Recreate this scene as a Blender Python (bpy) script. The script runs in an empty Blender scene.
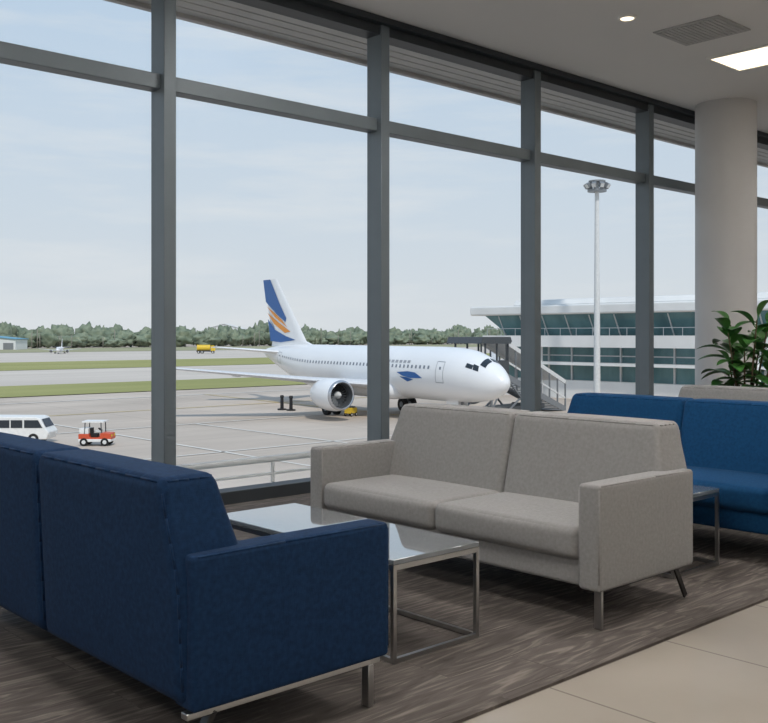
import bpy, math, random, bmesh
import numpy as np
from mathutils import Vector, Matrix, noise
random.seed(7)
scene = bpy.context.scene
try:
    scene.view_settings.view_transform = 'Standard'
    scene.view_settings.look = 'None'
    scene.view_settings.exposure = 0.0
except Exception as e:
    print(e)
TH = math.radians(47.4)
CD, SD = math.cos(TH), math.sin(TH)
def W(D, L):
    return (CD*D + SD*L, SD*D - CD*L)
GZ = -5.3   # apron level
# ---------------------------------------------------------------- materials
def lin(c):
    out = []
    for x in c[:3]:
        x = x/255.0
        out.append(x/12.92 if x <= 0.04045 else ((x+0.055)/1.055)**2.4)
    return (out[0], out[1], out[2], 1.0)
def mat(name, col, rough=0.5, metal=0.0, col2=None, nscale=5.0, nstretch=(1,1,1), bump=0.0, bscale=200.0, emit=0.0, spec=0.5, coat=0.0, sheen=0.0, world=False, detail=4.0):
    m = bpy.data.materials.new(name); m.use_nodes = True
    nt = m.node_tree; b = nt.nodes['Principled BSDF']
    b.inputs['Base Color'].default_value = lin(col)
    b.inputs['Roughness'].default_value = rough
    b.inputs['Metallic'].default_value = metal
    b.inputs['Specular IOR Level'].default_value = spec
    b.inputs['Coat Weight'].default_value = coat
    b.inputs['Sheen Weight'].default_value = sheen
    tc = nt.nodes.new('ShaderNodeTexCoord')
    if world:
        g = nt.nodes.new('ShaderNodeNewGeometry'); src = g.outputs['Position']
    else:
        src = tc.outputs['Object']
    mp = nt.nodes.new('ShaderNodeMapping'); mp.inputs['Scale'].default_value = nstretch
    nt.links.new(src, mp.inputs['Vector'])
    if col2 is None:
        col2 = tuple(min(255, c*0.94) for c in col)
    n = nt.nodes.new('ShaderNodeTexNoise'); n.inputs['Scale'].default_value = nscale; n.inputs['Detail'].default_value = detail
    nt.links.new(mp.outputs[0], n.inputs['Vector'])
    r = nt.nodes.new('ShaderNodeValToRGB')
    r.color_ramp.elements[0].position = 0.3; r.color_ramp.elements[1].position = 0.7
    r.color_ramp.elements[0].color = lin(col2); r.color_ramp.elements[1].color = lin(col)
    nt.links.new(n.outputs['Fac'], r.inputs[0]); nt.links.new(r.outputs[0], b.inputs['Base Color'])
    if bump > 0:
        n2 = nt.nodes.new('ShaderNodeTexNoise'); n2.inputs['Scale'].default_value = bscale; n2.inputs['Detail'].default_value = 2
        nt.links.new(src, n2.inputs['Vector'])
        bp = nt.nodes.new('ShaderNodeBump'); bp.inputs['Strength'].default_value = bump; bp.inputs['Distance'].default_value = 0.003
        nt.links.new(n2.outputs['Fac'], bp.inputs['Height']); nt.links.new(bp.outputs[0], b.inputs['Normal'])
    if emit > 0:
        b.inputs['Emission Color'].default_value = lin(col); b.inputs['Emission Strength'].default_value = emit
    return m

def fabric(name, c1, c2, sheen=0.15):
    m = mat(name, c1, 0.92, col2=c2, nscale=60, spec=0.15, sheen=sheen)
    nt = m.node_tree; b = nt.nodes['Principled BSDF']
    tc = nt.nodes.new('ShaderNodeTexCoord')
    outs = []
    for st in ((300, 300, 40), (40, 300, 300)):
        mp = nt.nodes.new('ShaderNodeMapping'); mp.inputs['Scale'].default_value = st
        n = nt.nodes.new('ShaderNodeTexNoise'); n.inputs['Scale'].default_value = 1.0; n.inputs['Detail'].default_value = 2
        nt.links.new(tc.outputs['Object'], mp.inputs[0]); nt.links.new(mp.outputs[0], n.inputs['Vector']); outs.append(n.outputs['Fac'])
    add = nt.nodes.new('ShaderNodeMath'); add.operation = 'ADD'
    nt.links.new(outs[0], add.inputs[0]); nt.links.new(outs[1], add.inputs[1])
    bp = nt.nodes.new('ShaderNodeBump'); bp.inputs['Strength'].default_value = 0.3; bp.inputs['Distance'].default_value = 0.002
    nt.links.new(add.outputs[0], bp.inputs['Height']); nt.links.new(bp.outputs[0], b.inputs['Normal'])
    return m

M = {}
M['frame'] = mat('window_frame_metal', (108,117,122), 0.45, 0.2, col2=(102,111,116), nscale=3)
M['frame_dark'] = mat('window_frame_dark', (52,57,61), 0.5, 0.2)
M['ceil'] = mat('ceiling_paint', (225,223,220), 0.9, col2=(221,219,216), nscale=0.7)
M['wall'] = mat('wall_paint', (214,213,211), 0.85)
M['col'] = mat('column_paint', (200,199,198), 0.7, col2=(194,193,192), nscale=1.5)
M['grayfab'] = fabric('gray_fabric', (147,145,143), (135,133,131))
M['navyfab'] = fabric('navy_fabric', (27,53,85), (20,42,70), 0.02)
M['bluefab'] = fabric('blue_fabric', (22,70,110), (17,59,95), 0.02)
M['steel'] = mat('brushed_steel', (184,184,183), 0.28, 1.0, nscale=20)
M['darksteel'] = mat('dark_steel', (70,70,70), 0.35, 0.9)
M['tabletop'] = mat('table_top_lacquer', (108,115,120), 0.03, 0.0, coat=1.0, spec=1.0, nscale=2)
M['white'] = mat('aircraft_white_paint', (236,237,238), 0.3, col2=(231,232,234), nscale=0.6, coat=0.3)
M['belly'] = mat('aircraft_grey_paint', (212,214,217), 0.4)
M['blue'] = mat('livery_blue', (18,92,162), 0.35)
M['orange'] = mat('livery_orange', (236,150,50), 0.35)
M['glassdark'] = mat('dark_glazing', (42,50,58), 0.15)
M['pwin'] = mat('cabin_window', (128,136,146), 0.2)
M['line'] = mat('panel_line', (160,164,170), 0.5)
M['tyre'] = mat('tyre_rubber', (25,25,26), 0.85)
M['fan'] = mat('fan_metal', (84,86,90), 0.4, 0.5)
M['lip'] = mat('engine_lip', (190,192,196), 0.25, 0.7)
M['concwhite'] = mat('terminal_white_cladding', (236,236,234), 0.6, nscale=0.3)
M['tealglass'] = mat('terminal_glazing', (108,146,150), 0.15, col2=(74,108,114), nscale=0.5, nstretch=(1,1,0.4))
M['mull'] = mat('terminal_mullion', (214,216,216), 0.5)
M['conc'] = mat('ledge_concrete', (206,204,199), 0.8, col2=(190,188,182), nscale=2)
M['soffit'] = mat('soffit_boards', (200,198,195), 0.7, nscale=2)
M['soffit2'] = mat('soffit_gap', (120,118,114), 0.8)
M['railw'] = mat('rail_white', (220,221,220), 0.4)
M['leaf'] = mat('leaf_green', (74,126,56), 0.4, col2=(42,92,40), nscale=6, coat=0.2)
M['bark'] = mat('plant_stem', (86,72,50), 0.8)
M['pot'] = mat('planter_ceramic', (196,192,184), 0.4)
M['soil'] = mat('soil', (50,38,28), 0.95)
M['vanwhite'] = mat('van_white', (234,234,232), 0.35)
M['tug'] = mat('tug_orange', (206,84,50), 0.45)
M['yellow'] = mat('safety_yellow', (226,190,52), 0.5)
M['grey'] = mat('mid_grey_metal', (132,136,140), 0.5, 0.2)
M['dgrey'] = mat('dark_grey_metal', (78,82,86), 0.5, 0.2)
M['black'] = mat('black_rubber', (28,28,30), 0.7)
M['tree'] = mat('hazy_foliage', (144,153,132), 0.95, col2=(98,113,98), nscale=0.3, detail=8, world=True, spec=0.02)  # atmospheric haze mixed into the leaf colour as pale tones
M['trunk'] = mat('hazy_trunk', (136,134,124), 0.95)  # trunk colour paled to carry the distance haze
M['grass'] = mat('airfield_grass', (164,162,110), 0.95, col2=(144,146,96), nscale=0.02, nstretch=(1,6,1), world=True, spec=0.05)
M['scrub'] = mat('dry_grass', (168,164,136), 0.95, col2=(146,147,118), nscale=0.012, nstretch=(1,5,1), world=True, spec=0.05)
M['taxi'] = mat('taxiway_asphalt', (206,196,185), 0.9, col2=(190,180,169), nscale=0.03, nstretch=(1,4,1), world=True)
M['mark'] = mat('apron_marking_white', (226,222,214), 0.8, world=True, nscale=1)
M['marky'] = mat('apron_marking_yellow', (214,192,128), 0.8, world=True, nscale=1)
M['grille'] = mat('vent_grille', (182,181,179), 0.6)
M['ring'] = mat('light_trim', (235,233,228), 0.5)
M['lamp'] = mat('lamp_diffuser', (254,251,248), 0.5, emit=19.0)  # strong glow for the added, unseen fill panels
M['lampdim'] = mat('lamp_diffuser_dim', (254,251,248), 0.5, emit=8.5)  # weaker glow for the added fill rows further back
M['lampvis'] = mat('lamp_diffuser_warm', (255,238,208), 0.5, emit=2.2)
M['hangar'] = mat('hangar_cladding', (222,224,224), 0.7)
M['roofblue'] = mat('hangar_roof', (110,164,188), 0.7)

def mulbrick(m, bw, rh, ms, c1, c2, cm, loc=(0,0,0)):
    nt = m.node_tree; b = nt.nodes['Principled BSDF']
    src = b.inputs['Base Color'].links[0].from_socket
    g = nt.nodes.new('ShaderNodeNewGeometry')
    mp = nt.nodes.new('ShaderNodeMapping'); mp.inputs['Location'].default_value = loc
    nt.links.new(g.outputs['Position'], mp.inputs[0])
    br = nt.nodes.new('ShaderNodeTexBrick'); br.offset = 0.0
    br.inputs['Scale'].default_value = 1.0; br.inputs['Brick Width'].default_value = bw; br.inputs['Row Height'].default_value = rh
    br.inputs['Mortar Size'].default_value = ms
    br.inputs['Color1'].default_value = (c1,)*3+(1,); br.inputs['Color2'].default_value = (c2,)*3+(1,); br.inputs['Mortar'].default_value = (cm,)*3+(1,)
    nt.links.new(mp.outputs[0], br.inputs['Vector'])
    mx = nt.nodes.new('ShaderNodeMix'); mx.data_type = 'RGBA'; mx.blend_type = 'MULTIPLY'; mx.inputs[0].default_value = 1.0
    nt.links.new(src, mx.inputs[6]); nt.links.new(br.outputs['Color'], mx.inputs[7])
    nt.links.new(mx.outputs[2], b.inputs['Base Color'])
M['apron'] = mat('apron_concrete', (206,192,178), 0.85, col2=(178,165,152), nscale=0.05, nstretch=(1,3,1), world=True, detail=8)
mulbrick(M['apron'], 7.5, 7.5, 0.07, 1, .93, .74)
M['tile'] = mat('floor_tile', (170,161,150), 0.18, col2=(160,151,140), nscale=1.4, world=True, spec=0.55)
mulbrick(M['tile'], .8, .8, .005, 1, .95, .6, (0.35,0.2,0))

def carpet_mat():
    m = bpy.data.materials.new('carpet_woodgrain'); m.use_nodes = True
    nt = m.node_tree; b = nt.nodes['Principled BSDF']
    b.inputs['Roughness'].default_value = 0.85; b.inputs['Specular IOR Level'].default_value = 0.15
    g = nt.nodes.new('ShaderNodeNewGeometry')
    br = nt.nodes.new('ShaderNodeTexBrick'); br.offset = 0.37
    br.inputs['Scale'].default_value = 1.0; br.inputs['Brick Width'].default_value = 1.0; br.inputs['Row Height'].default_value = 0.25
    br.inputs['Mortar Size'].default_value = 0.003
    br.inputs['Color1'].default_value = (.25,.25,.25,1); br.inputs['Color2'].default_value = (.9,.9,.9,1); br.inputs['Mortar'].default_value = (0,0,0,1)
    nt.links.new(g.outputs['Position'], br.inputs['Vector'])
    sc = nt.nodes.new('ShaderNodeVectorMath'); sc.operation = 'SCALE'; sc.inputs['Scale'].default_value = 6.0
    nt.links.new(br.outputs['Color'], sc.inputs[0])
    ad = nt.nodes.new('ShaderNodeVectorMath'); ad.operation = 'ADD'
    nt.links.new(g.outputs['Position'], ad.inputs[0]); nt.links.new(sc.outputs[0], ad.inputs[1])
    mp = nt.nodes.new('ShaderNodeMapping'); mp.inputs['Scale'].default_value = (1.3, 10, 1)
    nt.links.new(ad.outputs[0], mp.inputs[0])
    n = nt.nodes.new('ShaderNodeTexNoise'); n.inputs['Scale'].default_value = 1.5; n.inputs['Detail'].default_value = 5; n.inputs['Distortion'].default_value = 2.8
    nt.links.new(mp.outputs[0], n.inputs['Vector'])
    n3 = nt.nodes.new('ShaderNodeTexNoise'); n3.inputs['Scale'].default_value = 260; nt.links.new(g.outputs['Position'], n3.inputs['Vector'])
    r = nt.nodes.new('ShaderNodeValToRGB'); e = r.color_ramp.elements
    e[0].position = .3; e[0].color = lin((79,73,69)); e[1].position = .72; e[1].color = lin((131,122,115))
    k = r.color_ramp.elements.new(.52); k.color = lin((97,90,85))
    nt.links.new(n.outputs['Fac'], r.inputs[0])
    r2 = nt.nodes.new('ShaderNodeValToRGB'); r2.color_ramp.elements[0].color = (.5,.5,.5,1); r2.color_ramp.elements[1].color = (1,1,1,1); r2.color_ramp.elements[1].position = .6
    nt.links.new(br.outputs['Color'], r2.inputs[0])
    mx = nt.nodes.new('ShaderNodeMix'); mx.data_type = 'RGBA'; mx.blend_type = 'MULTIPLY'; mx.inputs[0].default_value = 0.5
    nt.links.new(r.outputs[0], mx.inputs[6]); nt.links.new(r2.outputs[0], mx.inputs[7])
    nt.links.new(mx.outputs[2], b.inputs['Base Color'])
    bp = nt.nodes.new('ShaderNodeBump'); bp.inputs['Strength'].default_value = .5; bp.inputs['Distance'].default_value = .003
    nt.links.new(n3.outputs['Fac'], bp.inputs['Height']); nt.links.new(bp.outputs[0], b.inputs['Normal'])
    return m
M['carpet'] = carpet_mat()

def glass_mat():
    m = bpy.data.materials.new('window_glass'); m.use_nodes = True
    nt = m.node_tree; nt.nodes.clear()
    o = nt.nodes.new('ShaderNodeOutputMaterial')
    t = nt.nodes.new('ShaderNodeBsdfTransparent'); t.inputs[0].default_value = (.955,.965,.968,1)
    gl = nt.nodes.new('ShaderNodeBsdfGlossy'); gl.inputs['Roughness'].default_value = 0.35
    mx = nt.nodes.new('ShaderNodeMixShader'); mx.inputs[0].default_value = 0.012   # gloss kept weak so the ceiling panels barely reflect
    nt.links.new(t.outputs[0], mx.inputs[1]); nt.links.new(gl.outputs[0], mx.inputs[2])
    nt.links.new(mx.outputs[0], o.inputs[0])
    return m
M['glass'] = glass_mat()

# ---------------------------------------------------------------- builders
def empty(name, loc=(0,0,0), rz=0.0, scale=1.0):
    e = bpy.data.objects.new(name, None); e.location = loc; e.rotation_euler = (0,0,rz); e.scale = (scale,)*3
    e.empty_display_size = 0.2
    scene.collection.objects.link(e); return e
class B:
    def __init__(s): s.v=[]; s.f=[]; s.m=[]; s.mats=[]
    def mi(s, m):
        if m not in s.mats: s.mats.append(m)
        return s.mats.index(m)
    def raw(s, vs, fs, m):
        o=len(s.v); s.v += [tuple(p) for p in vs]; k=s.mi(m)
        for f in fs: s.f.append([i+o for i in f]); s.m.append(k)
    def box(s, x0,x1,y0,y1,z0,z1, m):
        vs=[(x0,y0,z0),(x1,y0,z0),(x1,y1,z0),(x0,y1,z0),(x0,y0,z1),(x1,y0,z1),(x1,y1,z1),(x0,y1,z1)]
        s.raw(vs, [(0,3,2,1),(4,5,6,7),(0,1,5,4),(1,2,6,5),(2,3,7,6),(3,0,4,7)], m)
    def cyl(s, p0, p1, r0, m, r1=None, n=16, caps=True):
        if r1 is None: r1=r0
        p0=Vector(p0); p1=Vector(p1); d=(p1-p0).normalized()
        a=d.cross(Vector((0,0,1)));
        if a.length<1e-4: a=Vector((1,0,0))
        a.normalize(); b=d.cross(a)
        vs=[]
        for p,r in ((p0,r0),(p1,r1)):
            for i in range(n):
                t=2*math.pi*i/n; vs.append(p+a*math.cos(t)*r+b*math.sin(t)*r)
        fs=[(i,(i+1)%n,n+(i+1)%n,n+i) for i in range(n)]
        if caps: fs += [tuple(range(n-1,-1,-1)), tuple(range(n,2*n))]
        s.raw(vs, fs, m)
    def tube(s, pts, r, m, n=6):
        for a,c in zip(pts[:-1],pts[1:]): s.cyl(a,c,r,m,n=n)
    def beam(s, p0, p1, w, h, m):
        p0=Vector(p0); p1=Vector(p1); d=(p1-p0).normalized()
        a=d.cross(Vector((0,0,1)));
        if a.length<1e-4: a=Vector((1,0,0))
        a.normalize(); b=a.cross(d)
        vs=[]
        for p in (p0,p1):
            for sx,sy in ((-1,-1),(1,-1),(1,1),(-1,1)): vs.append(p+a*sx*w/2+b*sy*h/2)
        s.raw(vs, [(0,1,5,4),(1,2,6,5),(2,3,7,6),(3,0,4,7),(3,2,1,0),(4,5,6,7)], m)
    def lathe(s, prof, origin, axis, m, n=32):
        o=Vector(origin); d=Vector(axis).normalized(); a=d.cross(Vector((0,0,1)))
        if a.length<1e-4: a=Vector((1,0,0))
        a.normalize(); b=d.cross(a); vs=[]
        for t,r in prof:
            for i in range(n):
                an=2*math.pi*i/n; vs.append(o+d*t+a*math.cos(an)*r+b*math.sin(an)*r)
        fs=[]
        for j in range(len(prof)-1):
            for i in range(n):
                fs.append((j*n+i, j*n+(i+1)%n, (j+1)*n+(i+1)%n, (j+1)*n+i))
        s.raw(vs, fs, m)
    def prism(s, poly, y0, y1, m):
        n=len(poly); vs=[(x,y0,z) for x,z in poly]+[(x,y1,z) for x,z in poly]
        fs=[(i,(i+1)%n,n+(i+1)%n,n+i) for i in range(n)]+[tuple(range(n-1,-1,-1)),tuple(range(n,2*n))]
        s.raw(vs,fs,m)
    def obj(s, name, parent=None, loc=(0,0,0), bevel=0.0, seg=3, smooth=True, ang=35):
        me=bpy.data.meshes.new(name); me.from_pydata(s.v,[],s.f); me.update()
        for m in s.mats: me.materials.append(m)
        me.polygons.foreach_set('material_index', s.m)
        bm=bmesh.new(); bm.from_mesh(me); bmesh.ops.recalc_face_normals(bm, faces=bm.faces); bm.to_mesh(me); bm.free()
        if smooth:
            me.polygons.foreach_set('use_smooth',[True]*len(me.polygons))
            try: me.set_sharp_from_angle(angle=math.radians(ang))
            except Exception as e: print(e)
        o=bpy.data.objects.new(name, me); o.location=loc
        scene.collection.objects.link(o)
        if parent: o.parent=parent
        if bevel>0:
            md=o.modifiers.new('bevel','BEVEL'); md.width=bevel; md.segments=seg; md.limit_method='ANGLE'; md.angle_limit=math.radians(40)
        return o

def softbox(c, h, r, puff=(0,0,0), n=8, deform=None):
    def coords(hh):
        rr=min(r,hh*0.98); k=[0,.12,.3,.55,.8]
        left=[-hh+rr*q for q in k]; inner=list(np.linspace(-hh+rr, hh-rr, n)) if hh>rr*1.02 else [0.0]
        return left+inner+[-q for q in reversed(left)]
    X,Y,Z=coords(h[0]),coords(h[1]),coords(h[2])
    nx,ny,nz=len(X),len(Y),len(Z); idx={}; vs=[]
    def V(i,j,k):
        if (i,j,k) in idx: return idx[(i,j,k)]
        p=[X[i],Y[j],Z[k]]
        inn=[max(-(h[a]-r),min(h[a]-r,p[a])) for a in range(3)]
        d=Vector([p[a]-inn[a] for a in range(3)])
        q=Vector(inn)+ (d.normalized()*r if d.length>1e-9 else d)
        u=[p[a]/h[a] for a in range(3)]
        for a in range(3):
            if puff[a] and abs(abs(u[a])-1)<1e-6:
                b1,b2=[x for x in range(3) if x!=a]
                q[a]+= math.copysign(puff[a]*(1-u[b1]**2)*(1-u[b2]**2), p[a])
        q=q+Vector(c)
        if deform: q=Vector(deform(*q))
        idx[(i,j,k)]=len(vs); vs.append(tuple(q)); return idx[(i,j,k)]
    fs=[]
    for i in range(nx-1):
        for j in range(ny-1):
            for k in (0,nz-1): fs.append((V(i,j,k),V(i+1,j,k),V(i+1,j+1,k),V(i,j+1,k)))
    for i in range(nx-1):
        for k in range(nz-1):
            for j in (0,ny-1): fs.append((V(i,j,k),V(i+1,j,k),V(i+1,j,k+1),V(i,j,k+1)))
    for j in range(ny-1):
        for k in range(nz-1):
            for i in (0,nx-1): fs.append((V(i,j,k),V(i,j+1,k),V(i,j+1,k+1),V(i,j,k+1)))
    return vs,fs
def soft(name, parent, x0,x1,y0,y1,z0,z1, r, m, puff=(0,0,0), deform=None, n=8):
    b=B(); c=((x0+x1)/2,(y0+y1)/2,(z0+z1)/2); h=((x1-x0)/2,(y1-y0)/2,(z1-z0)/2)
    vs,fs=softbox(c,h,r,puff,n,deform); b.raw(vs,fs,m)
    return b.obj(name,parent,ang=80)

# ---------------------------------------------------------------- room shell
WY=6.30; M0=3.59; SP=2.13; CH=4.06
XL=M0-4*SP; XR=M0+7*SP
b=B(); b.box(XL-.3,XR+.3,-7.0,WY+.1,-.35,0,M['tile']); b.obj('floor')
b=B(); b.box(XL-.2,XR+.2,2.2,WY-.12,0.0,.012,M['carpet']); b.obj('carpet')
b=B(); b.box(XL-.3,XR+.3,-7.0,WY+.09,CH,CH+.45,M['ceil']); b.obj('ceiling')
b=B(); b.box(XL-.3,XR+.3,-7.2,-7.0,-.35,CH+.45,M['wall']); b.obj('wall_back')
b=B(); b.box(XL-.5,XL-.3,-7.2,WY+.1,-.35,CH+.45,M['wall']); b.obj('wall_left')
b=B(); b.box(XR+.3,XR+.5,-7.2,WY+.1,-.35,CH+.45,M['wall']); b.obj('wall_right')
b=B(); b.box(XL-.3,XR+.3,-7.0,-6.98,0,.12,M['dgrey']); b.obj('baseboard_back')
mw=.10; md=.19
for i in range(-4,7):
    x0=M0+i*SP; n=i+5
    root=empty('window_%d'%n,(x0,WY,0))
    b=B(); b.box(-mw/2,mw/2,-md+.09,.09,0.0,CH,M['frame'])
    b.obj('mullion',root,bevel=.004,seg=1)
    b=B(); b.box(mw/2,SP-mw/2,-.05,.08,3.09,3.20,M['frame']); b.obj('transom',root,bevel=.004,seg=1)
    b=B(); b.box(mw/2,SP-mw/2,-.08,.09,3.93,CH,M['frame_dark']); b.obj('head',root)
    b=B(); b.box(mw/2,SP-mw/2,-.08,.09,0.0,.10,M['frame_dark']); b.obj('sill',root,bevel=.004,seg=1)
    b=B(); b.raw([(mw/2,.03,.1),(SP-mw/2,.03,.1),(SP-mw/2,.03,3.09),(mw/2,.03,3.09)],[(0,1,2,3)],M['glass'])
    b.raw([(mw/2,.03,3.2),(SP-mw/2,.03,3.2),(SP-mw/2,.03,3.93),(mw/2,.03,3.93)],[(0,1,2,3)],M['glass'])
    b.obj('glass',root,smooth=False)
b=B(); b.box(XL,XR,WY-.16,WY-.08,CH-.05,CH,M['frame_dark']); b.obj('trim_1')
e=empty('roof_eave',(0,WY,0))
b=B(); b.box(XL-1,XR+1,.1,1.12,4.16,4.6,M['soffit2'])
yy=.11
while yy<1.0:
    b.box(XL-1,XR+1,yy,yy+.125,4.12,4.159,M['soffit']); yy+=.145
b.box(XL-1,XR+1,1.10,1.16,4.08,4.62,M['soffit'])
b.obj('soffit',e)
e=empty('ledge_railing',(0,0,0))
b=B(); b.box(XL-1,XR+3,WY+.1,WY+.75,-.5,-.14,M['conc']); b.box(XL-1,XR+3,WY+.6,WY+.75,-.14,-.04,M['conc']); b.obj('ledge',e,bevel=.01)
b=B()
b.cyl((XL-1,WY+.68,.2),(XR+3,WY+.68,.2),.03,M['railw'])
b.cyl((XL-1,WY+.68,.07),(XR+3,WY+.68,.07),.014,M['railw'])
x=XL-.8
while x<XR+3:
    b.cyl((x,WY+.68,-.04),(x,WY+.68,.2),.018,M['railw'],n=10); x+=1.2
b.obj('rail',e)
b=B(); b.box(XL-1,XR+.4,WY-.2,WY+.1,GZ,-.36,M['conc']); b.obj('wall_lower_facade')

cx,cy=10.83,5.72
b=B(); b.lathe([(.014,.352),(CH,.352)],(cx,cy,0),(0,0,1),M['col'],n=48)
b.lathe([(0.014,.37),(.14,.37),(.15,.352)],(cx,cy,0),(0,0,1),M['grey'],n=48)
b.obj('column')

def panel(x,y,sx=.6,sy=1.2,lm='lamp'):
    r=empty('ceiling_light',(x,y,CH))  # serves the visible panel row and the added fill panels
    b=B(); b.box(-sx/2,sx/2,-sy/2,sy/2,-.012,-.002,M[lm]); b.obj('diffuser',r)
    b=B(); t=.025
    b.box(-sx/2-t,-sx/2,-sy/2-t,sy/2+t,-.02,0,M['ring']); b.box(sx/2,sx/2+t,-sy/2-t,sy/2+t,-.02,0,M['ring'])
    b.box(-sx/2,sx/2,-sy/2-t,-sy/2,-.02,0,M['ring']); b.box(-sx/2,sx/2,sy/2,sy/2+t,-.02,0,M['ring'])
    b.obj('trim',r)
for x in (9.17, 12.9, 16.5): panel(x,4.25,lm='lampvis')
for x in (-2.0,1.6,5.0): panel(x,4.25)  # added fill panels out of view, light the sofas from above
for x in (-2.5,1.0,4.5,8.0,11.5,15.0):  # more added fill rows, all out of view, to brighten the room
    panel(x,2.0)
    for y in (-.6,-3.4,-5.8): panel(x,y,lm='lampdim')
def downlight(x,y):
    r=empty('recessed_downlight',(x,y,CH))
    b=B(); b.cyl((0,0,-.012),(0,0,-.003),.055,M['lampvis'],n=24); b.obj('lens',r)
    b=B(); b.lathe([(0,.06),(-.015,.06),(-.018,.075),(0,.085)],(0,0,0),(0,0,1),M['ring'],n=24); b.obj('trim',r)
for x,y in ((7.21,4.72),(3.8,4.72),(10.6,4.72),(14.0,4.72)): downlight(x,y)
r=empty('ceiling_vent',(8.02,4.47,CH))
b=B(); b.box(-.29,.29,-.32,.32,-.012,0,M['grille'])
for i in range(14): b.box(-.26,.26,-.29+i*.043,-.29+i*.043+.034,-.018,-.012,M['grille'])
b.obj('grille',r)

# ---------------------------------------------------------------- sofas
def sofa(X,Y,rot,fab,style):
    root=empty('sofa',(X,Y,.016),rot)
    Wd=2.02; aw=.115
    zb=.165; mid=Wd/2
    soft('base',root,.035,.78,aw-.01,Wd-aw+.01,zb,.30,.02,fab)
    for nm,y0,y1 in (('arm_1',0,aw),('arm_2',Wd-aw,Wd)):
        soft(nm,root,0,.79,y0,y1,zb,.63,.018,fab,puff=(0.002,.003,.003))
    for nm,y0,y1 in (('seat_cushion_1',aw+.004,mid-.003),('seat_cushion_2',mid+.003,Wd-aw-.004)):
        soft(nm,root,-.004,.60,y0,y1,.285,.43,.036,fab,puff=(.012,.0,.014))
    def dfm(x,y,z):
        t=max(0,min(1,(z-.17)/(.86-.17)))
        f=(x-.5)/.33
        xf=.46+.18*t; xr=.81+.03*t
        k=max(0,min(1,(z-.5)/.36)); k=k*k*(3-2*k)*.075*((y-mid)/mid)**2
        return (xf+(xr-xf)*f, y-math.copysign(k,y-mid), z)
    for nm,y0,y1 in (('back_cushion_1',.03,mid-.002),('back_cushion_2',mid+.002,Wd-.03)):
        soft(nm,root,.5,.83,y0,y1,zb+.01,.855,.042,fab,puff=(.014,.003,.006),deform=dfm,n=10)
    b=B()
    for y0,y1 in ((.03,mid-.002),(mid+.002,Wd-.03)):
        o=.0125
        for x,z in ((.83-o,.855-o),(.5+o,.855-o)):
            b.tube([Vector(dfm(x,yy,z)) for yy in np.linspace(y0+.04,y1-.04,9)],.0042,fab)
        for yy in (y0+o,y1-o):
            b.tube([Vector(dfm(.83-o,yy,z)) for z in np.linspace(zb+.06,.81,9)],.0042,fab)
            b.tube([Vector(dfm(x,yy,.855-o)) for x in np.linspace(.545,.785,5)],.0042,fab)
    for y in (.006,aw-.006,Wd-aw+.006,Wd-.006):
        b.tube([(.02,y,.624),(.45,y,.626),(.77,y,.624)],.004,fab)
        b.tube([(.006,y,.2),(.006,y,.61)],.004,fab)
    b.obj('piping',root,ang=180)
    b=B(); 
    if style=='splay':
        for y in (.03,Wd-.03):
            b.box(.03,.045,y-.02,y+.02,.0,zb+.01,M['steel'])
            b.beam((.66,y,zb+.01),(.76,y,.012),.012,.03,M['darksteel'])
            b.box(.03,.70,y-.012,y+.012,zb-.008,zb,M['darksteel'])
    else:
        for y in (.035,Wd-.035):
            b.box(.03,.80,y-.018,y+.018,zb-.02,zb,M['steel'])
            b.box(.06,.085,y-.018,y+.018,0,zb-.02,M['steel'])
            b.beam((.70,y,zb-.01),(.79,y,.014),.036,.02,M['darksteel'])
    b.obj('legs',root,bevel=.003,seg=2)
    return root
sofa(3.50,2.43,0,M['grayfab'],'splay')
sofa(2.29,4.48,math.pi,M['navyfab'],'sled')
sofa(5.17,2.36,0,M['bluefab'],'sled')
sofa(6.75,2.40,0,M['grayfab'],'splay')
def table(x0,x1,y0,y1,h=.42):
    r=empty('coffee_table',(x0,y0,.014)); w=x1-x0; l=y1-y0; h-=.014; t=.018
    b=B(); b.box(0,w,0,l,h-.022,h,M['tabletop']); b.obj('top',r,bevel=.003,seg=2)
    b=B()
    for x in (0,w-t):
        for y in (0,l-t): b.box(x,x+t,y,y+t,0,h-.022,M['steel'])
    for y in (0,l-t):
        b.box(t,w-t,y,y+t,0,t,M['steel']); b.box(t,w-t,y,y+t,h-.042,h-.022,M['steel'])
    for x in (0,w-t):
        b.box(x,x+t,t,l-t,0,t,M['steel']); b.box(x,x+t,t,l-t,h-.042,h-.022,M['steel'])
    b.obj('frame',r)
table(2.57,3.07,2.74,4.03)
table(4.56,5.04,2.70,3.9,.44)

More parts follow.
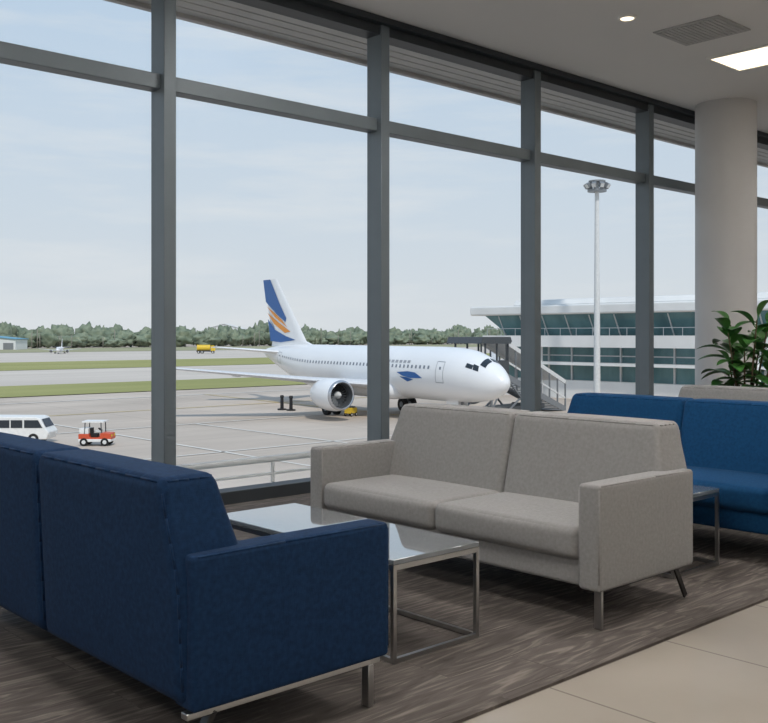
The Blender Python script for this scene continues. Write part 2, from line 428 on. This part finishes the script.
# ---------------------------------------------------------------- plant
def plant(X,Y):
    r=empty('potted_rubber_plant',(X,Y,.014))
    b=B(); b.lathe([(0,.0),(0,.17),(.02,.18),(.45,.23),(.5,.235),(.5,.205),(.44,.20)],(0,0,0),(0,0,1),M['pot'],n=32)
    b.obj('planter',r,ang=50)
    b=B(); b.cyl((0,0,.40),(0,0,.45),.2,M['soil'],n=32); b.obj('soil',r)
    bs=B(); bl=B(); rnd=random.Random(3)
    def leaf(p,d,L,Wd):
        d=d.normalized(); side=d.cross(Vector((0,0,1))); side.normalize(); up=side.cross(d)
        vs=[];fs=[]; n=10
        for i in range(n+1):
            t=i/n; w=Wd*math.sin(math.pi*min(1,t*.97+.02))**.7*(1-.2*t)
            c=p+d*(L*t)+Vector((0,0,-1))*(.45*L*t*t)
            vs+= [c-side*w+up*w*.3, c-side*w*.5+up*w*.1, c, c+side*w*.5+up*w*.1, c+side*w+up*w*.3]
        for i in range(n):
            for j in range(4): a=i*5+j; fs.append((a,a+1,a+6,a+5))
        bl.raw(vs,fs,M['leaf'])
    for s in range(9):
        a=s*2*math.pi/9+rnd.uniform(-.2,.2); out=rnd.uniform(.1,.34); H=rnd.uniform(.98,1.46)
        p0=Vector((.05*math.cos(a),.05*math.sin(a),.44)); p1=Vector((out*math.cos(a),out*math.sin(a),H))
        pm=(p0+p1)/2+Vector((.02,.01,.03))
        bs.cyl(p0,pm,.012,M['bark'],.010,n=8); bs.cyl(pm,p1,.010,M['bark'],.006,n=8)
        nl=9
        for k in range(nl):
            t=.35+.65*k/(nl-1); p=p0.lerp(pm,min(1,t*2)) if t<.5 else pm.lerp(p1,(t-.5)*2)
            an=a+k*2.4+rnd.uniform(-.3,.3); el=.25+.75*(k/(nl-1))**2+rnd.uniform(-.15,.2)
            d=Vector((math.cos(an)*math.cos(el),math.sin(an)*math.cos(el),math.sin(el)))
            L=rnd.uniform(.24,.36)
            leaf(p+d*.04,d,L,L*.28); bs.cyl(p,p+d*.05,.004,M['leaf'],n=6)
    bs.obj('stems',r); bl.obj('leaves',r,ang=80)
plant(8.62,4.36)

# ---------------------------------------------------------------- outside ground
b=B(); b.raw([(-1500,WY+.0,GZ),(3000,WY+.0,GZ),(3000,3000,GZ),(-1500,3000,GZ)],[(0,1,2,3)],M['apron'])
b.raw([(XR+1,-200,GZ),(3000,-200,GZ),(3000,WY,GZ),(XR+1,WY,GZ)],[(0,1,2,3)],M['apron'])
b.obj('ground',smooth=False)
def strip(name,x0,x1,y0,y1,m,z=.04):
    b=B(); b.raw([(x0,y0,GZ+z),(x1,y0,GZ+z),(x1,y1,GZ+z),(x0,y1,GZ+z)],[(0,1,2,3)],m); return b.obj(name,smooth=False)
strip('taxiway',-600,1800,123,176,M['taxi'],.05)
strip('grass_strip',-600,150,101,123,M['grass'],.08)
strip('grass_strip',-600,1800,176,228,M['grass'],.1)
strip('taxiway',-600,1800,228,350,M['taxi'],.09)
strip('grass_strip',-900,2200,350,455,M['scrub'],.15)
b=B()
def ln(p,q,w,m=M['mark']):
    p=Vector((p[0],p[1],0));q=Vector((q[0],q[1],0)); d=(q-p).normalized(); s=Vector((-d.y,d.x,0))*w/2; z=Vector((0,0,GZ+.03))
    b.raw([p-s+z,p+s+z,q+s+z,q-s+z],[(0,1,2,3)],m)
ln((0,92),(140,92),.5); ln((0,62),(50,62),.3); ln((30,30),(30,92),.25); ln((60,12),(60,40),.3)
ln((12,46),(44,46),.25); ln((38,20),(38,62),.25)
ln((51,20),(57.5,92),.25,M['marky']); ln((-20,76),(120,76),.3,M['marky'])
b.obj('apron_markings',smooth=False)

# trees
bm=bmesh.new(); bmesh.ops.create_icosphere(bm,subdivisions=3,radius=1.0); bm.verts.ensure_lookup_table()
tv=[v.co.copy() for v in bm.verts]; tf=[[v.index for v in f.verts] for f in bm.faces]; bm.free()
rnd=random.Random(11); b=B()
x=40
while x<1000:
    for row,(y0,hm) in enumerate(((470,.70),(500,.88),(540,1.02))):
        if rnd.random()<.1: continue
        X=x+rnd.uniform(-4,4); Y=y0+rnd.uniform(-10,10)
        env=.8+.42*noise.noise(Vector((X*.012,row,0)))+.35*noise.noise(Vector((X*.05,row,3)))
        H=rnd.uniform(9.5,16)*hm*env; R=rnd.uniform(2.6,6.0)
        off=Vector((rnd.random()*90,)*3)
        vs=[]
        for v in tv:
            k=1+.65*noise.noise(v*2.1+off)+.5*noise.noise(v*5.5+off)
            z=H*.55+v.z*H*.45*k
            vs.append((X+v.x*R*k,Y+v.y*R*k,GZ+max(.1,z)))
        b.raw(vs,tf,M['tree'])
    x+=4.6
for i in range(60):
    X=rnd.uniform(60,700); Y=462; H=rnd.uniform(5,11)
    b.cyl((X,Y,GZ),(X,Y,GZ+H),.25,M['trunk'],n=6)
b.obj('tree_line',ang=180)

# ---------------------------------------------------------------- airliner
def hermite(xs,ys,x):
    if x<=xs[0]: return ys[0]
    if x>=xs[-1]: return ys[-1]
    for i in range(len(xs)-1):
        if xs[i]<=x<=xs[i+1]: break
    def sl(j):
        if j==0: return (ys[1]-ys[0])/(xs[1]-xs[0])
        if j==len(xs)-1: return (ys[-1]-ys[-2])/(xs[-1]-xs[-2])
        a=(ys[j]-ys[j-1])/(xs[j]-xs[j-1]); c=(ys[j+1]-ys[j])/(xs[j+1]-xs[j])
        return 0 if a*c<=0 else 2*a*c/(a+c)
    hh=xs[i+1]-xs[i]; t=(x-xs[i])/hh
    return (2*t**3-3*t*t+1)*ys[i]+(t**3-2*t*t+t)*hh*sl(i)+(-2*t**3+3*t*t)*ys[i+1]+(t**3-t*t)*hh*sl(i+1)
FX=[0,.12,.35,.8,1.5,2.5,4,6,8,24,27,30,33,35.5,37.2,37.6]
FR=[.02,.32,.58,.92,1.28,1.6,1.87,1.98,2.0,2.0,1.9,1.62,1.18,.72,.34,.15]
FZ=[3.2,3.2,3.21,3.25,3.34,3.47,3.6,3.65,3.65,3.65,3.76,4.02,4.38,4.68,4.86,4.9]
def surf(x,th,off=0.0):
    r=hermite(FX,FR,x)+off; z=hermite(FX,FZ,x)
    return (x, r*math.cos(th), z+r*math.sin(th)*1.03)
def airplane(loc,rz,scale=1.0,livery=True):
    root=empty('airplane',loc,rz,scale)
    b=B(); n=40; st=sorted(set(list(np.concatenate([np.array([0,.03,.08,.15,.25]),np.linspace(.35,8,26),np.linspace(9,24,10),np.linspace(24.5,37.6,26)]))))
    vs=[];fs=[]
    for x in st:
        for i in range(n): vs.append(surf(x,2*math.pi*i/n))
    for j in range(len(st)-1):
        for i in range(n): fs.append((j*n+i,j*n+(i+1)%n,(j+1)*n+(i+1)%n,(j+1)*n+i))
    fs.append(tuple(range(n))); fs.append(tuple(range((len(st)-1)*n,len(st)*n)))
    b.raw(vs,fs,M['white'])
    vs,fs=softbox((16.5,0,2.25),(5.0,2.0,.75),.7,n=5); b.raw(vs,fs,M['white'])
    b.obj('fuselage',root,ang=60)
    b=B()
    def patch(x0,x1,t0,t1,m,off=.012,nx=3,nt=3,skew=0):
        vs=[];fs=[]
        for i in range(nx+1):
            for j in range(nt+1):
                t=t0+(t1-t0)*j/nt; vs.append(surf(x0+(x1-x0)*i/nx+skew*j/nt,math.radians(t),off))
        for i in range(nx):
            for j in range(nt): a=i*(nt+1)+j; fs.append((a,a+1,a+nt+2,a+nt+1))
        b.raw(vs,fs,m)
    for side in (0,1):
        S=(lambda t:t) if side==0 else (lambda t:180-t)
        x=6.6
        while x<31:
            patch(x,x+.22,S(12),S(19),M['pwin'],.012,1,1)
            x+=.53
        for dx,w in ((4.9,.85),(31.6,.8)):
            for a,c,t0,t1 in ((dx,dx+.05,-16,30),(dx+w,dx+w+.05,-16,30)): patch(a,c,S(t0),S(t1),M['line'],.014,1,4)
            patch(dx,dx+w,S(29),S(30.5),M['line'],.014,2,1); patch(dx,dx+w,S(-16),S(-14.5),M['line'],.014,2,1)
            patch(dx+.3,dx+.5,S(12),S(18),M['pwin'],.014,1,1)
        patch(2.25,2.85,S(27),S(39),M['glassdark'],.015,4,4,.0)
        patch(1.72,2.17,S(27),S(43),M['glassdark'],.02,4,4,.12)
        patch(1.38,1.84,S(48),S(87),M['glassdark'],.02,6,8,.16)
    b.obj('cabin_windows',root,ang=180)
    if livery:
        b=B()
        def poly(pts,m,off=.02,side=0):
            S=(lambda t:t) if side==0 else (lambda t:180-t)
            b.raw([surf(x,math.radians(S(t)),off) for x,t in pts],[tuple(range(len(pts)))],m)
        for s in (0,1):
            poly([(7.4,-8),(8.3,3),(9.3,5),(10.8,2),(10.0,-5),(9.0,-9)],M['blue'],.03,s)
            poly([(8.6,-12),(9.4,-8),(10.4,-7),(9.4,-17)],M['blue'],.035,s)
            for k in range(7):
                poly([(9.2+k*.55,23),(9.2+k*.55,29),(9.2+k*.55+.36,29),(9.2+k*.55+.36,23)],M['line'],.02,s)
        b.obj('livery_emblem',root,ang=180)
    def wing(b,secs,m):
        prof=[(0,0),(.02,.35),(.1,.8),(.3,1),(.6,.75),(1,.05),(.6,-.55),(.3,-.8),(.1,-.6),(.02,-.3)]
        vs=[];n=len(prof)
        for (xl,y,z,ch,th) in secs:
            for px,pz in prof: vs.append((xl+px*ch, y, z+pz*th))
        fs=[]
        for j in range(len(secs)-1):
            for i in range(n): fs.append((j*n+i,j*n+(i+1)%n,(j+1)*n+(i+1)%n,(j+1)*n+i))
        fs+=[tuple(range(n)),tuple(range((len(secs)-1)*n,len(secs)*n))]
        b.raw(vs,fs,m)
    for s in (1,-1):
        b=B()
        wing(b,[(12.2,s*1.2,2.5,7.2,.46),(12.6,s*1.9,2.55,6.8,.44),(14.9,s*6.3,2.95,4.1,.28),(20.2,s*16.6,4.0,1.6,.1)],M['belly'])
        b.obj('wing',root,ang=50)
        b=B(); wing(b,[(20.3,s*16.55,4.0,1.5,.08),(21.4,s*16.9,5.2,.7,.04)],M['white']); b.obj('winglet',root,ang=50)
        b=B(); wing(b,[(32.3,s*.5,4.9,4.2,.22),(35.7,s*6.2,5.4,1.5,.08)],M['white']); b.obj('tailplane',root,ang=50)
        b=B()
        for yy,xx in ((4.2,18.3),(8.0,18.6),(11.5,19.9)):
            b.lathe([(0,.02),(.3,.16),(1.2,.18),(2.4,.02)],(xx-1.2,s*yy,2.55+(yy-1.9)*.09),(1,0,0),M['belly'],n=10)
        b.obj('flap_fairings',root)
        ey=s*6.5; ez=2.0; ex=11.5
        b=B()
        b.lathe([(.75,.86),(.3,.9),(.08,.96)],(ex,ey,ez),(1,0,0),M['dgrey'],n=36)
        b.lathe([(.08,.96),(0,1.02),(.06,1.1),(.22,1.17)],(ex,ey,ez),(1,0,0),M['lip'],n=36)
        b.lathe([(.22,1.17),(.9,1.25),(1.8,1.26),(2.8,1.12),(3.4,.92),(3.38,.86),(2.9,.9)],(ex,ey,ez),(1,0,0),M['white'],n=36)
        b.lathe([(2.9,.7),(3.6,.62),(4.3,.42),(4.9,.08),(4.95,.01)],(ex,ey,ez),(1,0,0),M['fan'],n=24)
        b.obj('nacelle',root,ang=60)
        b=B(); b.lathe([(.15,.01),(.35,.14),(.62,.28),(.78,.3)],(ex,ey,ez),(1,0,0),M['railw'],n=20)
        b.cyl((ex+.85,ey,ez),(ex+.9,ey,ez),.87,M['black'],n=36)
        for k in range(20):
            a=2*math.pi*k/20; a2=a+.2; c,sn=math.cos,math.sin
            b.raw([(ex+.66,ey+.28*c(a),ez+.28*sn(a)),(ex+.6,ey+.84*c(a+.05),ez+.84*sn(a+.05)),(ex+.8,ey+.84*c(a2),ez+.84*sn(a2)),(ex+.8,ey+.28*c(a2+.05),ez+.28*sn(a2+.05))],[(0,1,2,3)],M['grey'])
        b.obj('fan',root)
        b=B(); b.prism([(13.2,2.9),(14.8,3.1),(16.5,3.05),(17.0,2.75),(15.8,2.5),(12.8,2.75)],ey-.18,ey+.18,M['white']); b.obj('pylon',root,bevel=.05)
        b=B(); b.cyl((17.7,s*3.8,.6),(17.7,s*3.5,2.7),.13,M['grey'])
        for dy in (-.45,.45):
            b.cyl((17.7,s*3.8+dy-.18,.58),(17.7,s*3.8+dy+.18,.58),.58,M['tyre'],n=24); b.cyl((17.7,s*3.8+dy-.19,.58),(17.7,s*3.8+dy+.19,.58),.25,M['grey'],n=16)
        b.box(17.5,17.9,s*3.8-.5,s*3.8+.5,.5,.66,M['grey']); b.beam((17.7,s*3.8,1.2),(19.2,s*2.2,2.3),.1,.1,M['grey'])
        b.prism([(17.2,1.1),(18.3,1.1),(18.5,2.5),(17.1,2.5)],s*4.05-.02,s*4.05+.02,M['white'])
        b.obj('main_landing_gear',root,bevel=.01)
    b=B(); b.cyl((5.1,0,.4),(5.1,0,1.9),.1,M['grey'])
    for dy in (-.27,.27):
        b.cyl((5.1,dy-.12,.38),(5.1,dy+.12,.38),.38,M['tyre'],n=20); b.cyl((5.1,dy-.13,.38),(5.1,dy+.13,.38),.17,M['grey'],n=12)
    b.beam((5.1,0,1.0),(6.3,0,1.9),.08,.08,M['grey'])
    for s in (-1,1): b.prism([(5.0,1.15),(6.4,1.15),(6.4,1.85),(5.0,1.75)],s*.45-.02,s*.45+.02,M['white'])
    b.obj('nose_landing_gear',root)
    b=B()
    prof=[(0,0),(.04,.6),(.15,1),(.78,1),(1,.1),(1,-.1),(.78,-1),(.15,-1),(.04,-.6)]
    vs=[]
    for (xl,z,ch,th) in ((26.6,5.45,9.6,.2),(28.9,6.0,7.1,.2),(35.1,12.2,2.7,.13)):
        for px,py in prof: vs.append((xl+px*ch,py*th,z))
    n=len(prof); fs=[]
    for j in range(2):
        for i in range(n): fs.append((j*n+i,j*n+(i+1)%n,(j+1)*n+(i+1)%n,(j+1)*n+i))
    fs.append(tuple(range(2*n,3*n))); b.raw(vs,fs,M['white']); b.obj('tail_fin',root,ang=30)
    if livery:
        b=B()
        def fp(s_,t):
            xl=28.9+t*6.2; ch=7.1-t*4.4; return (xl+s_*ch, 6.0+t*6.2, .2-.07*t)
        for pts,m in (([(.42,1),(1,1),(1,.64),(.62,.44),(.36,.30),(.28,.36),(.34,.6)],'blue'),
                      ([(.98,.56),(.7,.38),(.36,.22),(.46,.33),(.72,.47)],'orange'),
                      ([(.99,.46),(.8,.28),(.5,.13),(.30,.15),(.62,.3)],'orange'),
                      ([(.24,.02),(.5,.08),(.8,.18),(1,.36),(1,.0),(.7,-.02)],'blue')):
            for sgn in (1,-1):
                vs=[]
                for (s_,t) in pts:
                    x,z,y=fp(s_,t); vs.append((x,sgn*(max(y,.05)+.035),z))
                b.raw(vs,[tuple(range(len(vs)))],M[m])
        b.obj('tail_livery',root,smooth=False)
    return root
nose=W(67,8.6); tail=W(97,-11.2)
ang=math.atan2(tail[1]-nose[1],tail[0]-nose[0])
airplane((nose[0],nose[1],GZ),ang)
p=W(330,-112); airplane((p[0],p[1],GZ+.1),math.radians(60),.42,False)

# ---------------------------------------------------------------- covered boarding stairs
r=empty('boarding_stairs',(55.6,50.6,GZ),math.radians(8))
b=B(); H=3.5
b.box(0,3.4,-1.4,1.4,H-.25,H,M['grey'])
b.box(.0,3.4,-1.45,-1.35,H,H+1.1,M['dgrey']); b.box(.0,3.4,1.35,1.45,H,H+1.1,M['dgrey'])
for x in (0.05,1.7,3.3):
    for y in (-1.4,1.4): b.box(x-.06,x+.06,y-.06,y+.06,H,H+2.6,M['dgrey'])
b.prism([(-.9,H+2.45),(-.6,H+2.95),(3.4,H+2.95),(3.6,H+2.6),(3.4,H+2.4)],-1.6,1.6,M['dgrey'])
b.obj('platform_cab',r)
b=B(); x0,x1=3.4,13.0; ns=20
for i in range(ns):
    t=i/ns; x=x0+(x1-x0)*t; z=H*(1-t); b.box(x,x+(x1-x0)/ns+.05,-1.1,1.1,z-.2,z-.14,M['grey'])
for y in (-1.2,1.2):
    b.beam((x0,y,H-.2),(x1,y,.1),.1,.5,M['grey']); b.beam((x0,y,H+1.0),(x1,y,1.1),.08,.14,M['railw'])
    b.beam((x0,y,H+2.5),(x1,y,2.5),.12,.34,M['railw'])
    for i in range(8):
        t=i/7; x=x0+(x1-x0)*t; z=H*(1-t); b.beam((x,y,z-.1),(x,y,z+2.5),.11,.11,M['grey'])
    b.beam((x0,y,H-.3),(x0+3.5,y,.5),.12,.12,M['grey']); b.beam((x0+.2,y,.5),(x0+3.2,y,H-1.5),.12,.12,M['grey'])
    b.beam((1.2,y,.5),(1.2,y,H-.2),.18,.18,M['grey']); b.beam((1.2,y,.6),(x0,y,H-.3),.1,.1,M['grey'])
b.beam((x0,0,H+2.62),(x1,0,2.62),2.4,.06,M['railw'])
b.obj('flight',r)
b=B(); b.box(.6,9.6,-1.1,1.1,.45,.8,M['dgrey'])
for x in (1.6,8.2):
    for y in (-1.0,1.0): b.cyl((x,y-.16,.45),(x,y+.16,.45),.45,M['tyre'],n=20)
b.obj('chassis',r)

# ---------------------------------------------------------------- terminal concourse
r=empty('terminal_building',(82,0,GZ))
Yn,Yf=-60,71
b=B()
b.box(1.0,22,Yn,Yf-1,0,8.7,M['tealglass'])
b.box(0.0,23,Yn,Yf,0,1.9,M['concwhite'])
b.box(-1.2,23,Yn,Yf+.6,5.35,6.55,M['concwhite'])
b.box(-.9,23,Yn,Yf+.3,3.5,3.8,M['concwhite'])
b.obj('floors',r)
b=B(); y=Yf-1
while y>Yn:
    b.box(.82,1.0,y-.09,y+.09,1.9,5.4,M['mull']); b.beam((.9,y,6.5),(-.3,y,8.7),.12,.18,M['mull']); y-=3.0
b.box(.85,1.0,Yn,Yf-1,4.4,4.52,M['mull'])
y=Yf-7
while y>Yn:
    b.cyl((-.6,y,0),(-.6,y,5.4),.28,M['concwhite']); y-=12
b.obj('mullions',r)
b=B()
b.raw([(.9,Yn,6.5),(.9,Yf-1.5,6.5),(-.4,Yf+1.0,8.8),(-.4,Yn,8.8)],[(0,1,2,3)],M['tealglass'])
b.raw([(.9,Yf-1.5,6.5),(22,Yf-1.5,6.5),(22,Yf+1.0,8.8),(-.4,Yf+1.0,8.8)],[(0,1,2,3)],M['tealglass'])
b.obj('upper_glazing',r)
b=B()
b.box(-2.0,24,Yn,Yf+1.8,8.75,9.7,M['concwhite'])
b.prism([(-1.6,9.7),(-1.2,10.3),(23,10.3),(23.4,9.7)],Yn,Yf-4,M['concwhite'])
b.obj('roof',r,bevel=.15,ang=20)
b=B(); b.beam((-1.1,Yn,7.3),(-1.1,Yf,7.3),.06,.06,M['mull'])
y=Yf
while y>Yn: b.beam((-1.1,y,6.5),(-1.1,y,7.3),.05,.05,M['mull']); y-=2
b.obj('balcony_rail',r)

p=W(92,20.37)
r=empty('floodlight_mast',(p[0],p[1],GZ))
b=B(); b.cyl((0,0,0),(0,0,21.2),.34,M['mull'],.2,n=16); b.cyl((0,0,0),(0,0,.6),.6,M['conc'],n=16); b.obj('pole',r)
b=B()
b.cyl((0,0,20.3),(0,0,20.5),.9,M['grey'],n=24); b.cyl((0,0,21.2),(0,0,21.35),.8,M['grey'],n=24)
for k in range(9):
    a=2*math.pi*k/9; c,s=math.cos(a),math.sin(a)
    b.beam((c*.85,s*.85,20.95),(c*1.15,s*1.15,20.75),.42,.45,M['grey'])
    b.beam((c*1.16,s*1.16,20.75),(c*1.19,s*1.19,20.73),.36,.38,M['railw'])
    b.beam((c*.8,s*.8,20.4),(c*.8,s*.8,21.2),.06,.06,M['grey'])
b.obj('lamp_head',r)

# ---------------------------------------------------------------- vehicles
def wheel(b,x,y,rr,w=.2):
    b.cyl((x,y-w/2,rr),(x,y+w/2,rr),rr,M['tyre'],n=20); b.cyl((x,y-w/2-.01,rr),(x,y+w/2+.01,rr),rr*.5,M['railw'],n=14)
rv=math.radians(-42.6)
p=W(59,-22.7); r=empty('passenger_van',(p[0],p[1],GZ),rv)
b=B(); b.prism([(-2.4,.28),(2.3,.28),(2.42,.7),(2.2,1.0),(1.9,1.55),(1.6,1.64),(-2.35,1.66),(-2.42,1.5)],-.85,.85,M['vanwhite']); b.obj('body',r,bevel=.06)
b=B()
for s in (-1,1):
    y=s*.86
    for a,c in ((-2.2,-1.5),(-1.42,-.72),(-.64,.06),(.14,.84)): b.box(a,c,y-.01,y+.01,.98,1.45,M['glassdark'])
    b.prism([(.95,.98),(2.05,.98),(1.78,1.45),(.95,1.45)],y-.01,y+.01,M['glassdark'])
b.raw([(2.22,-.72,1.02),(2.22,.72,1.02),(1.95,.66,1.5),(1.95,-.66,1.5)],[(0,1,2,3)],M['glassdark'])
b.box(2.36,2.44,-.75,-.5,.55,.72,M['railw']); b.box(2.36,2.44,.5,.75,.55,.72,M['railw'])
b.obj('glazing',r)
b=B()
for x in (-1.6,1.5):
    for y in (-.78,.78): wheel(b,x,y,.32)
b.obj('wheels',r)
p=W(57.6,-17.2); r=empty('baggage_tug',(p[0],p[1],GZ),rv)
b=B(); b.prism([(-.95,.25),(.95,.25),(1.0,.5),(.95,.75),(.35,.78),(.3,.5),(-.3,.5),(-.35,.72),(-.95,.72)],-.5,.5,M['tug'])
b.box(-.95,.98,-.53,.53,.25,.42,M['vanwhite']); b.box(-.9,-.36,-.48,.48,.72,1.05,M['vanwhite'])
b.obj('body',r,bevel=.03)
b=B()
for x in (-.6,.42):
    for y in (-.46,.46): b.beam((x,y,.5),(x*.92,y,1.42),.05,.05,M['dgrey'])
b.box(-.72,.56,-.55,.55,1.4,1.48,M['vanwhite']); b.box(-.28,.1,-.25,.25,.5,.72,M['black']); b.box(-.32,-.24,-.25,.25,.7,1.05,M['black'])
b.cyl((.35,0,.75),(.22,0,.95),.02,M['black']); b.cyl((.2,0,.94),(.23,0,.98),.14,M['black'])
b.box(.98,1.0,-.4,-.2,.55,.68,M['yellow']); b.box(.98,1.0,.2,.4,.55,.68,M['yellow'])
b.obj('cabin',r)
b=B()
for x in (-.62,.62):
    for y in (-.46,.46): wheel(b,x,y,.24,.16)
b.obj('wheels',r)
p=W(78.2,-2.7); r=empty('ground_power_unit',(p[0],p[1],GZ),.3)
b=B(); b.box(-.5,.5,-.3,.3,.25,.7,M['yellow']); b.box(-.3,.3,-.28,.28,.7,.8,M['dgrey'])
for x in (-.35,.35):
    for y in (-.28,.28): wheel(b,x,y,.16,.1)
b.beam((.5,0,.35),(1.0,0,.2),.05,.05,M['dgrey']); b.obj('body',r,bevel=.02)
for k,(u) in enumerate((282,291)):
    D=84.7-k*.8; p=W(D,(u-384)/962*D); r=empty('safety_bollard',(p[0],p[1],GZ))
    b=B(); b.cyl((0,0,0),(0,0,.12),.4,M['black'],n=20); b.cyl((0,0,.1),(0,0,1.15),.16,M['black'],.13); b.cyl((0,0,1.1),(0,0,1.3),.2,M['black'],.15)
    b.obj('post',r)
p=W(340,-63); r=empty('fuel_truck',(p[0],p[1],GZ+.1),rv+.1)
b=B(); b.cyl((-3,0,2),(1.6,0,2),1.05,M['yellow'],n=20); b.box(-3.2,3,-1,1,.6,1,M['dgrey']); b.prism([(1.9,.9),(3.3,.9),(3.3,1.9),(2.9,2.8),(1.9,2.8)],-1.1,1.1,M['yellow'])
for x in (-2.4,-1.2,2.5):
    for y in (-.95,.95): wheel(b,x,y,.5,.3)
b.obj('body',r)
def hangar(D,L,w,d,h,rz=rv,roof='roofblue'):
    p=W(D,L); r=empty('hangar',(p[0],p[1],GZ+.1),rz)
    b=B(); b.prism([(-w/2,0),(w/2,0),(w/2,h*.75),(0,h),(-w/2,h*.75)],-d/2,d/2,M['hangar'])
    for i in range(5):
        x=-w/2+w*(i+.5)/5; b.box(x-w*.07,x+w*.07,-d/2-.1,-d/2,0,h*.5,M['grey'])
    b.obj('shed',r)
    b=B(); b.beam((-w/2-.5,0,h*.75+.2),(0,0,h+.3),d+1,.3,M[roof]); b.beam((0,0,h+.3),(w/2+.5,0,h*.75+.2),d+1,.3,M[roof]); b.obj('roof',r)
hangar(430,-178,32,14,6.0); hangar(700,-115,26,16,14.2,rv,'hangar')

# ---------------------------------------------------------------- sky & sun
w=bpy.data.worlds.new('sky'); scene.world=w; w.use_nodes=True; nt=w.node_tree; bg=nt.nodes['Background']
tc=nt.nodes.new('ShaderNodeTexCoord'); sp=nt.nodes.new('ShaderNodeSeparateXYZ'); nt.links.new(tc.outputs['Generated'],sp.inputs[0])
rp=nt.nodes.new('ShaderNodeValToRGB'); nt.links.new(sp.outputs['Z'],rp.inputs[0])
E=rp.color_ramp.elements; E[0].position=0.0; E[0].color=lin((219,224,228)); E[1].position=.8; E[1].color=lin((146,182,220))
q=E.new(.12); q.color=lin((207,219,230)); q=E.new(.33); q.color=lin((190,211,232))
mp=nt.nodes.new('ShaderNodeMapping'); mp.inputs['Scale'].default_value=(1.6,1.6,12); nt.links.new(tc.outputs['Generated'],mp.inputs[0])
n=nt.nodes.new('ShaderNodeTexNoise'); n.inputs['Scale'].default_value=2.2; n.inputs['Detail'].default_value=7; n.inputs['Roughness'].default_value=.6; nt.links.new(mp.outputs[0],n.inputs['Vector'])
cr=nt.nodes.new('ShaderNodeValToRGB'); cr.color_ramp.elements[0].position=.48; cr.color_ramp.elements[1].position=.72; nt.links.new(n.outputs['Fac'],cr.inputs[0])
ml=nt.nodes.new('ShaderNodeMath'); ml.operation='MULTIPLY'; ml.inputs[1].default_value=.55; nt.links.new(cr.outputs[0],ml.inputs[0])
mx=nt.nodes.new('ShaderNodeMix'); mx.data_type='RGBA'; nt.links.new(ml.outputs[0],mx.inputs[0]); nt.links.new(rp.outputs[0],mx.inputs[6]); mx.inputs[7].default_value=lin((230,233,235))
nt.links.new(mx.outputs[2],bg.inputs[0]); bg.inputs[1].default_value=1.0
s=bpy.data.lights.new('sun','SUN'); s.energy=2.4; s.angle=math.radians(3); s.color=(1,.95,.88)
so=bpy.data.objects.new('sun',s); scene.collection.objects.link(so)
d=Vector((.35,.75,-1.0)); so.rotation_euler=d.to_track_quat('-Z','Y').to_euler(); so.location=(0,-10,30)

cam=bpy.data.cameras.new('camera'); co=bpy.data.objects.new('camera',cam); scene.collection.objects.link(co); scene.camera=co
cam.lens=962*36/768; cam.sensor_width=36; cam.sensor_fit='HORIZONTAL'; cam.shift_y=-26.5/768
cam.clip_end=6000; cam.clip_start=.05
co.location=(0,0,1.3); co.rotation_euler=(math.pi/2,0,-(math.pi/2-TH))
